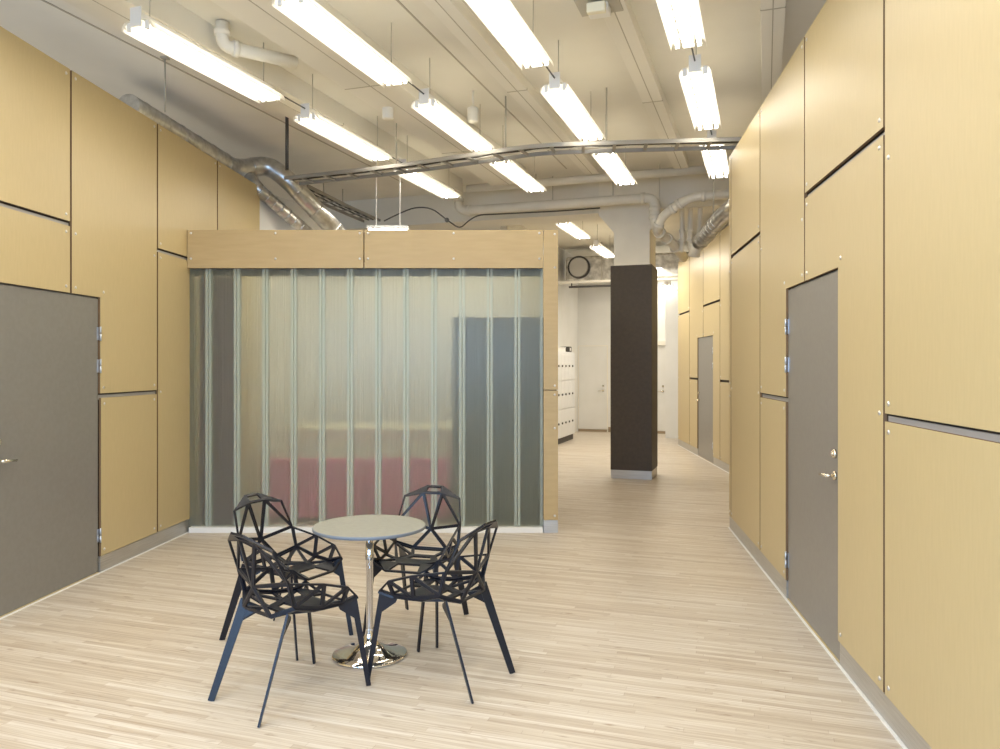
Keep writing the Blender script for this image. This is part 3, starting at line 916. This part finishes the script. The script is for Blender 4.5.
# long cream drain pipe in front of the column head
a = at(655, 197.5, 10.45)
b = along_v(a, -2.83)
pipe('drain_pipe', [b + Vector((0, 0, 0.40)), b, a, a + Vector((0, 0, -0.42)), at(672, 243, 10.9), at(684, 258, 11.3)], 0.065, M['pipe'], 'long cream drain pipe crossing in front of the column head', 'pipe', 0.13, hangers=((0.5, 1), (0.8, 1)))
q0 = at(466, 188, 11.1)
q1 = along_v(q0, 3.4)
q0.z = q1.z = 4.13
pipe('upper_pipe', [q0 + V * 0.02 + Vector((0, 0, -0.01)), q1], 0.055, M['pipe'], 'straight cream pipe close under the ceiling behind the drain pipe', 'pipe', collars=False, hangers=((0.3, 0), (0.8, 0)))
c1 = at(745, 192, 9.9); c2 = at(690, 197, 10.05); c3 = at(662, 216, 10.3); c4 = at(656, 232, 10.42)
pipe('branch_pipe', [along_v(c1, 0.8), c2, c3, c4], 0.060, M['pipe'], 'thick cream pipe bending down from the right wood wall to the column', 'pipe', 0.14, hangers=((0.4, 0),))
for (x0, y0, x1, y1, yb, lb) in ((682, 197, 682, 236, 252, 'leftmost of three thin cream down pipes right of the column'), (690.5, 193, 690, 236, 250, 'middle of three thin cream down pipes right of the column'), (700.5, 199, 699.5, 238, 251, 'rightmost of three thin cream down pipes right of the column')):
    A = at(x0, y0, 10.9); A.z = CEIL - 0.01; B = at(x1, y1, 10.9); Cc = at(x1 - 0.3, yb, 10.9)
    if x0 == 682: A.x = B.x
    rr = pipe('down_pipe', [A, at(x0, y0, 10.9), B, Cc], 0.034, M['pipe'], lb, 'pipe', 0.05, group='thin down pipes beside the column', coll_r=1.3)
# silver flexible duct from the right wall
sd = [at(738, 203, 8.9), at(724, 214, 9.3), at(699, 243, 10.0)]
r = empty('spiral_duct', sd[0])
MB().tube([p - sd[0] for p in arc_path(sd, 0.2, 5)], 0.10, 20).build('duct_body', M['galv'], r)
for k in range(9):
    p = sd[1].lerp(sd[2], k / 9) - sd[0]; d = (sd[2] - sd[1]).normalized()
    MB().tube([p, p + d * 0.012], 0.104, 20).build('seam_ring', M['galv'], r)
e = sd[2] - sd[0]; d = (sd[2] - sd[1]).normalized()
MB().tube([e, e + d * 0.12, e + d * 0.16 + Vector((0, 0, -0.10))], 0.075, 16).build('outlet', M['pipe'], r)
MB().box(-0.03, 0.03, -0.35, 0.25, -0.60, 0.12, 0.01).build('white_flange', M['enamel'], r)
q = sd[1].lerp(sd[2], 0.4) - sd[0]; MB().tube([q, q + Vector((0, 0, CEIL - sd[0].z - q.z))], 0.008, 8).build('hanging_rod', M['rod'], r)
tag(r, 'silver spiral duct slanting down beside the end of the right wall', 'duct')

# left ducts lying on the wall top and dropping behind the glazed room
ld = [at(128, 106, 7.2), at(236, 170, 9.3), at(268, 165, 9.5), at(286, 178, 9.5), at(346, 242, 10.0)]
r = empty('spiral_duct', ld[0])
path = arc_path(ld, 0.18, 5)
MB().tube([p - ld[0] for p in path], 0.115, 22).build('duct_body', M['galv'], r)
for i in range(len(ld) - 1):
    d = ld[i + 1] - ld[i]; L = d.length; d.normalize(); k = 0.2
    while k < L - 0.15:
        p = ld[i] + d * k - ld[0]
        MB().tube([p, p + d * 0.012], 0.1195, 22).build('seam_ring', M['galv'], r); k += 0.32
tag(r, 'shiny silver spiral duct dropping behind the glazed room on the left', 'duct')
fd = [at(248, 175, 9.35), at(259, 190, 9.32), at(284, 212, 9.6), at(316, 240, 9.95)]
r = empty('foil_pipe', fd[0])
MB().tube([p - fd[0] for p in arc_path(fd, 0.15, 5)], 0.075, 16).build('duct_body', M['foil'], r)
for k in range(8):
    p = fd[1].lerp(fd[3], k / 8.5) - fd[0]; d = (fd[3] - fd[1]).normalized()
    MB().tube([p, p + d * 0.012], 0.079, 16).build('seam_ring', M['galv'], r)
tag(r, 'thin crumpled foil duct tucked under the silver duct', 'duct')
# cream duct inside the bay between the two left ribs
g0 = uv(4.99, -3.95, 4.06); g1 = uv(5.46, -3.60, 4.06)
r = pipe('bay_pipe', [g0 + Vector((0, 0, 0.18)), g0, g1], 0.05, M['ceil_trunk'], 'stub of pale pipe in the ceiling bay between the two left ribs', 'pipe', 0.08)
# hanging rods and small brackets
for (x, y0, y1, d, rad, lb) in ((287, 138, 170, 8.0, 0.018, 'thick grey threaded rod holding the left end of the cable tray'), (165, 76, 112, 6.7, 0.007, 'thin dark rod hanging above the left wood wall')):
    p1 = at(x, y1, d)
    r = empty('hanging_rod', p1); MB().tube([(0, 0, 0), (0, 0, CEIL - p1.z)], rad, 8).build('rod', M['dark'] if rad > 0.01 else M['rod'], r)
    MB().box(-0.03, 0.03, -0.03, 0.03, CEIL - p1.z - 0.012, CEIL - p1.z).build('ceiling_plate', M['rod'], r)
    tag(r, lb, 'hanging rod')
# loose black cable looping under the cross beam with a junction box
ck = [at(x, y, 10.9) for x, y in ((384, 221), (398, 214), (415, 207), (432, 208), (447, 220), (460, 229), (468, 221), (478, 215), (500, 214), (560, 211), (600, 208))]
r = empty('loose_cable', ck[0])
MB().tube([p - ck[0] for p in arc_path(ck, 0.12, 4)], 0.009, 8).build('cable_run', M['dark'], r)
jb = at(447, 220, 10.9) - ck[0]
MB().tube([jb + Vector((0, -0.02, 0)), jb + Vector((0, 0.02, 0))], 0.03, 14).build('junction_box', M['dark'], r)
tag(r, 'loose black cable looping below the cross beam above the header', 'cable')

# ------------------------------------------------------------------ round table
tb = empty('round_table', (-0.722, 4.32, 0))
MB().lathe([(0, 0.699), (0.300, 0.699), (0.309, 0.702), (0.310, 0.715), (0.309, 0.7175), (0.306, 0.7185)], 72).build('edge_band', M['tableedge'], tb)
MB().lathe([(0.306, 0.7186), (0.0, 0.7186)], 72).build('table_top', M['tabletop'], tb)
MB().lathe([(0, 0.0), (0.200, 0.0), (0.207, 0.004), (0.207, 0.010), (0.200, 0.015), (0.16, 0.024), (0.12, 0.034), (0.085, 0.047), (0.055, 0.066), (0.036, 0.090), (0.026, 0.118), (0.0215, 0.15)], 64).build('base', M['chrome'], tb)
MB().lathe([(0.0195, 0.145), (0.0195, 0.68), (0.05, 0.685), (0.05, 0.699)], 28).build('pole', M['chrome'], tb)
MB().lathe([(0.0225, 0.53), (0.0225, 0.62), (0.0195, 0.622)], 28).build('pole_sleeve', M['chrome'], tb)
tag(tb, 'small round grey topped table on a chrome trumpet base', 'table')

# ------------------------------------------------------------------ lattice chairs


class Lattice:
    def __init__(self): self.bm = bmesh.new()

    def face(self, pts, w=0.0095, solid=False):
        P = [Vector(p) for p in pts]; n = len(P)
        if solid:
            self.bm.faces.new([self.bm.verts.new(p) for p in P]); return
        nr = Vector((0, 0, 0))
        for i in range(n): nr += (P[i] - P[0]).cross(P[(i + 1) % n] - P[0])
        nr.normalize()
        I = []
        for i in range(n):
            a = (P[i] - P[i - 1]).normalized(); b = (P[(i + 1) % n] - P[i]).normalized()
            na = nr.cross(a); nb = nr.cross(b)
            den = 1 + na.dot(nb)
            off = (na + nb) * (w / max(den, 0.25))
            if off.length > w * 3.2: off = off.normalized() * w * 3.2
            I.append(P[i] + off)
        vo = [self.bm.verts.new(p) for p in P]; vi = [self.bm.verts.new(p) for p in I]
        for i in range(n):
            j = (i + 1) % n
            self.bm.faces.new((vo[i], vo[j], vi[j], vi[i]))

    def build(self, name, m, parent, th=0.011):
        bmesh.ops.remove_doubles(self.bm, verts=self.bm.verts[:], dist=0.0004)
        bmesh.ops.recalc_face_normals(self.bm, faces=self.bm.faces[:])
        r = bmesh.ops.solidify(self.bm, geom=self.bm.faces[:], thickness=th)
        bmesh.ops.recalc_face_normals(self.bm, faces=self.bm.faces[:])
        me = bpy.data.meshes.new(name); self.bm.to_mesh(me); self.bm.free(); me.materials.append(m)
        o = bpy.data.objects.new(name, me); COL.objects.link(o); o.parent = parent
        return o


def make_chair():
    root = empty('lattice_chair')
    mt = M['chair']

    def v(x, y, z): return lambda s: Vector((x * s, y, z))
    E = v(.055, -.290, .826); D = v(.064, -.238, .786); C = v(.190, -.222, .765); Sd = v(.214, -.155, .605)
    H = Vector((0, -.205, .562)); Rr = v(.112, -.185, .440); Q = v(.212, -.125, .485)
    Mm = v(.230, .03, .567); Fr = v(.234, .17, .522); G = v(.212, .242, .458); Nn = v(.205, .035, .447); N2 = v(.190, .165, .437)
    a = v(.072, -.075, .424); b = v(.130, .040, .422); c = v(.080, .150, .428); Vv = v(.105, .270, .410)
    # backrest
    bk = Lattice()
    for s in (1, -1):
        f = bk.face
        f([E(s), C(s), D(s)], solid=True)
        f([C(s), Sd(s), D(s)]); f([D(s), Sd(s), H]); f([H, Sd(s), Q(s), Rr(s)])
    bk.face([D(-1), D(1), H]); bk.face([H, Rr(1), Rr(-1)])
    bk.face([E(-1), E(1), D(1), D(-1)], w=0.014)
    bk.build('backrest', mt, root)
    st = Lattice()
    for s in (1, -1):
        f = st.face
        f([Rr(s), Q(s), a(s)]); f([Q(s), Nn(s), b(s)]); f([Q(s), b(s), a(s)]); f([Nn(s), N2(s), b(s)]); f([b(s), N2(s), c(s)])
        f([N2(s), Vv(s), c(s)], solid=True); f([N2(s), G(s), Vv(s)])
    st.face([Rr(-1), Rr(1), a(1), a(-1)])
    st.face([a(-1), a(1), b(1), Vector((0, .05, .421)), b(-1)], w=0.03)
    st.face([b(-1), Vector((0, .05, .421)), b(1), c(1), c(-1)], solid=True)
    st.face([c(-1), c(1), Vv(1), Vv(-1)], w=0.012)
    st.build('seat', mt, root)
    for s in (1, -1):
        ar = Lattice(); f = ar.face
        f([Sd(s), Mm(s), Q(s)]); f([Mm(s), Nn(s), Q(s)]); f([Mm(s), Fr(s), Nn(s)]); f([Fr(s), N2(s), Nn(s)]); f([Fr(s), G(s), N2(s)])
        ar.build('armrest', mt, root)
    for s in (1, -1):
        # legs: flat tapering fins set on the diagonals, with a gusset running in under the seat
        for (tx, ty, fx, fy, nx, ny, w1, w2, gi) in ((.198, .228, .226, .300, .80, -.60, .030, .024, .075), (.180, -.140, .205, -.308, -.65, -.76, .046, .031, .085)):
            t = Vector((tx * s, ty, .452 if fy > 0 else .455)); ft = Vector((fx * s, fy, 0.0)); nn = Vector((nx * s, ny, 0)).normalized()
            m = MB()
            m.beam(t, ft, w1, 0.011, up=nn, w2=w2, t2=0.010)
            inn = Vector((-nn.y, nn.x, 0)); inn = inn if inn.dot(-t) > 0 else -inn
            P = [t + inn * -.004 + Vector((0, 0, -.004)), t + inn * gi + Vector((0, 0, -.040)), t + inn * gi * .9 + Vector((0, 0, -.055)), t.lerp(ft, .24) + inn * .006, t.lerp(ft, .24) - inn * .008]
            A = [m.bm.verts.new(p + nn * .0045) for p in P]; B = [m.bm.verts.new(p - nn * .0045) for p in P]
            m.bm.faces.new(A); m.bm.faces.new(B[::-1])
            for k in range(5): m.bm.faces.new((A[k], B[k], B[(k + 1) % 5], A[(k + 1) % 5]))
            m.build('leg', mt, root)
    return root


feet = {  # centre between the feet, direction the chair faces
    'left': ((-1.255, 4.584), (0.874, -0.486), 'dark lattice chair left of the table, behind the nearest left chair'),
    'front_left': ((-1.024, 3.825), (0.652, 0.758), 'dark lattice chair seen from behind at the front left of the table'),
    'back': ((-0.496, 4.781), (-0.266, -0.964), 'lattice chair with bluish backrest facing the viewer behind the table'),
    'right': ((-0.303, 4.028), (-0.878, 0.478), 'dark lattice chair on the right of the table, seen from the side'),
}
ch = None
for k, (c, d, lb) in feet.items():
    if ch is None: o = ch = make_chair()
    else: o = copy_tree(ch)
    o.location = (c[0], c[1], 0); o.rotation_euler = (0, 0, math.atan2(d[1], d[0]) - math.pi / 2)
    tag(o, lb, 'chair', 'lattice chairs around the round table')
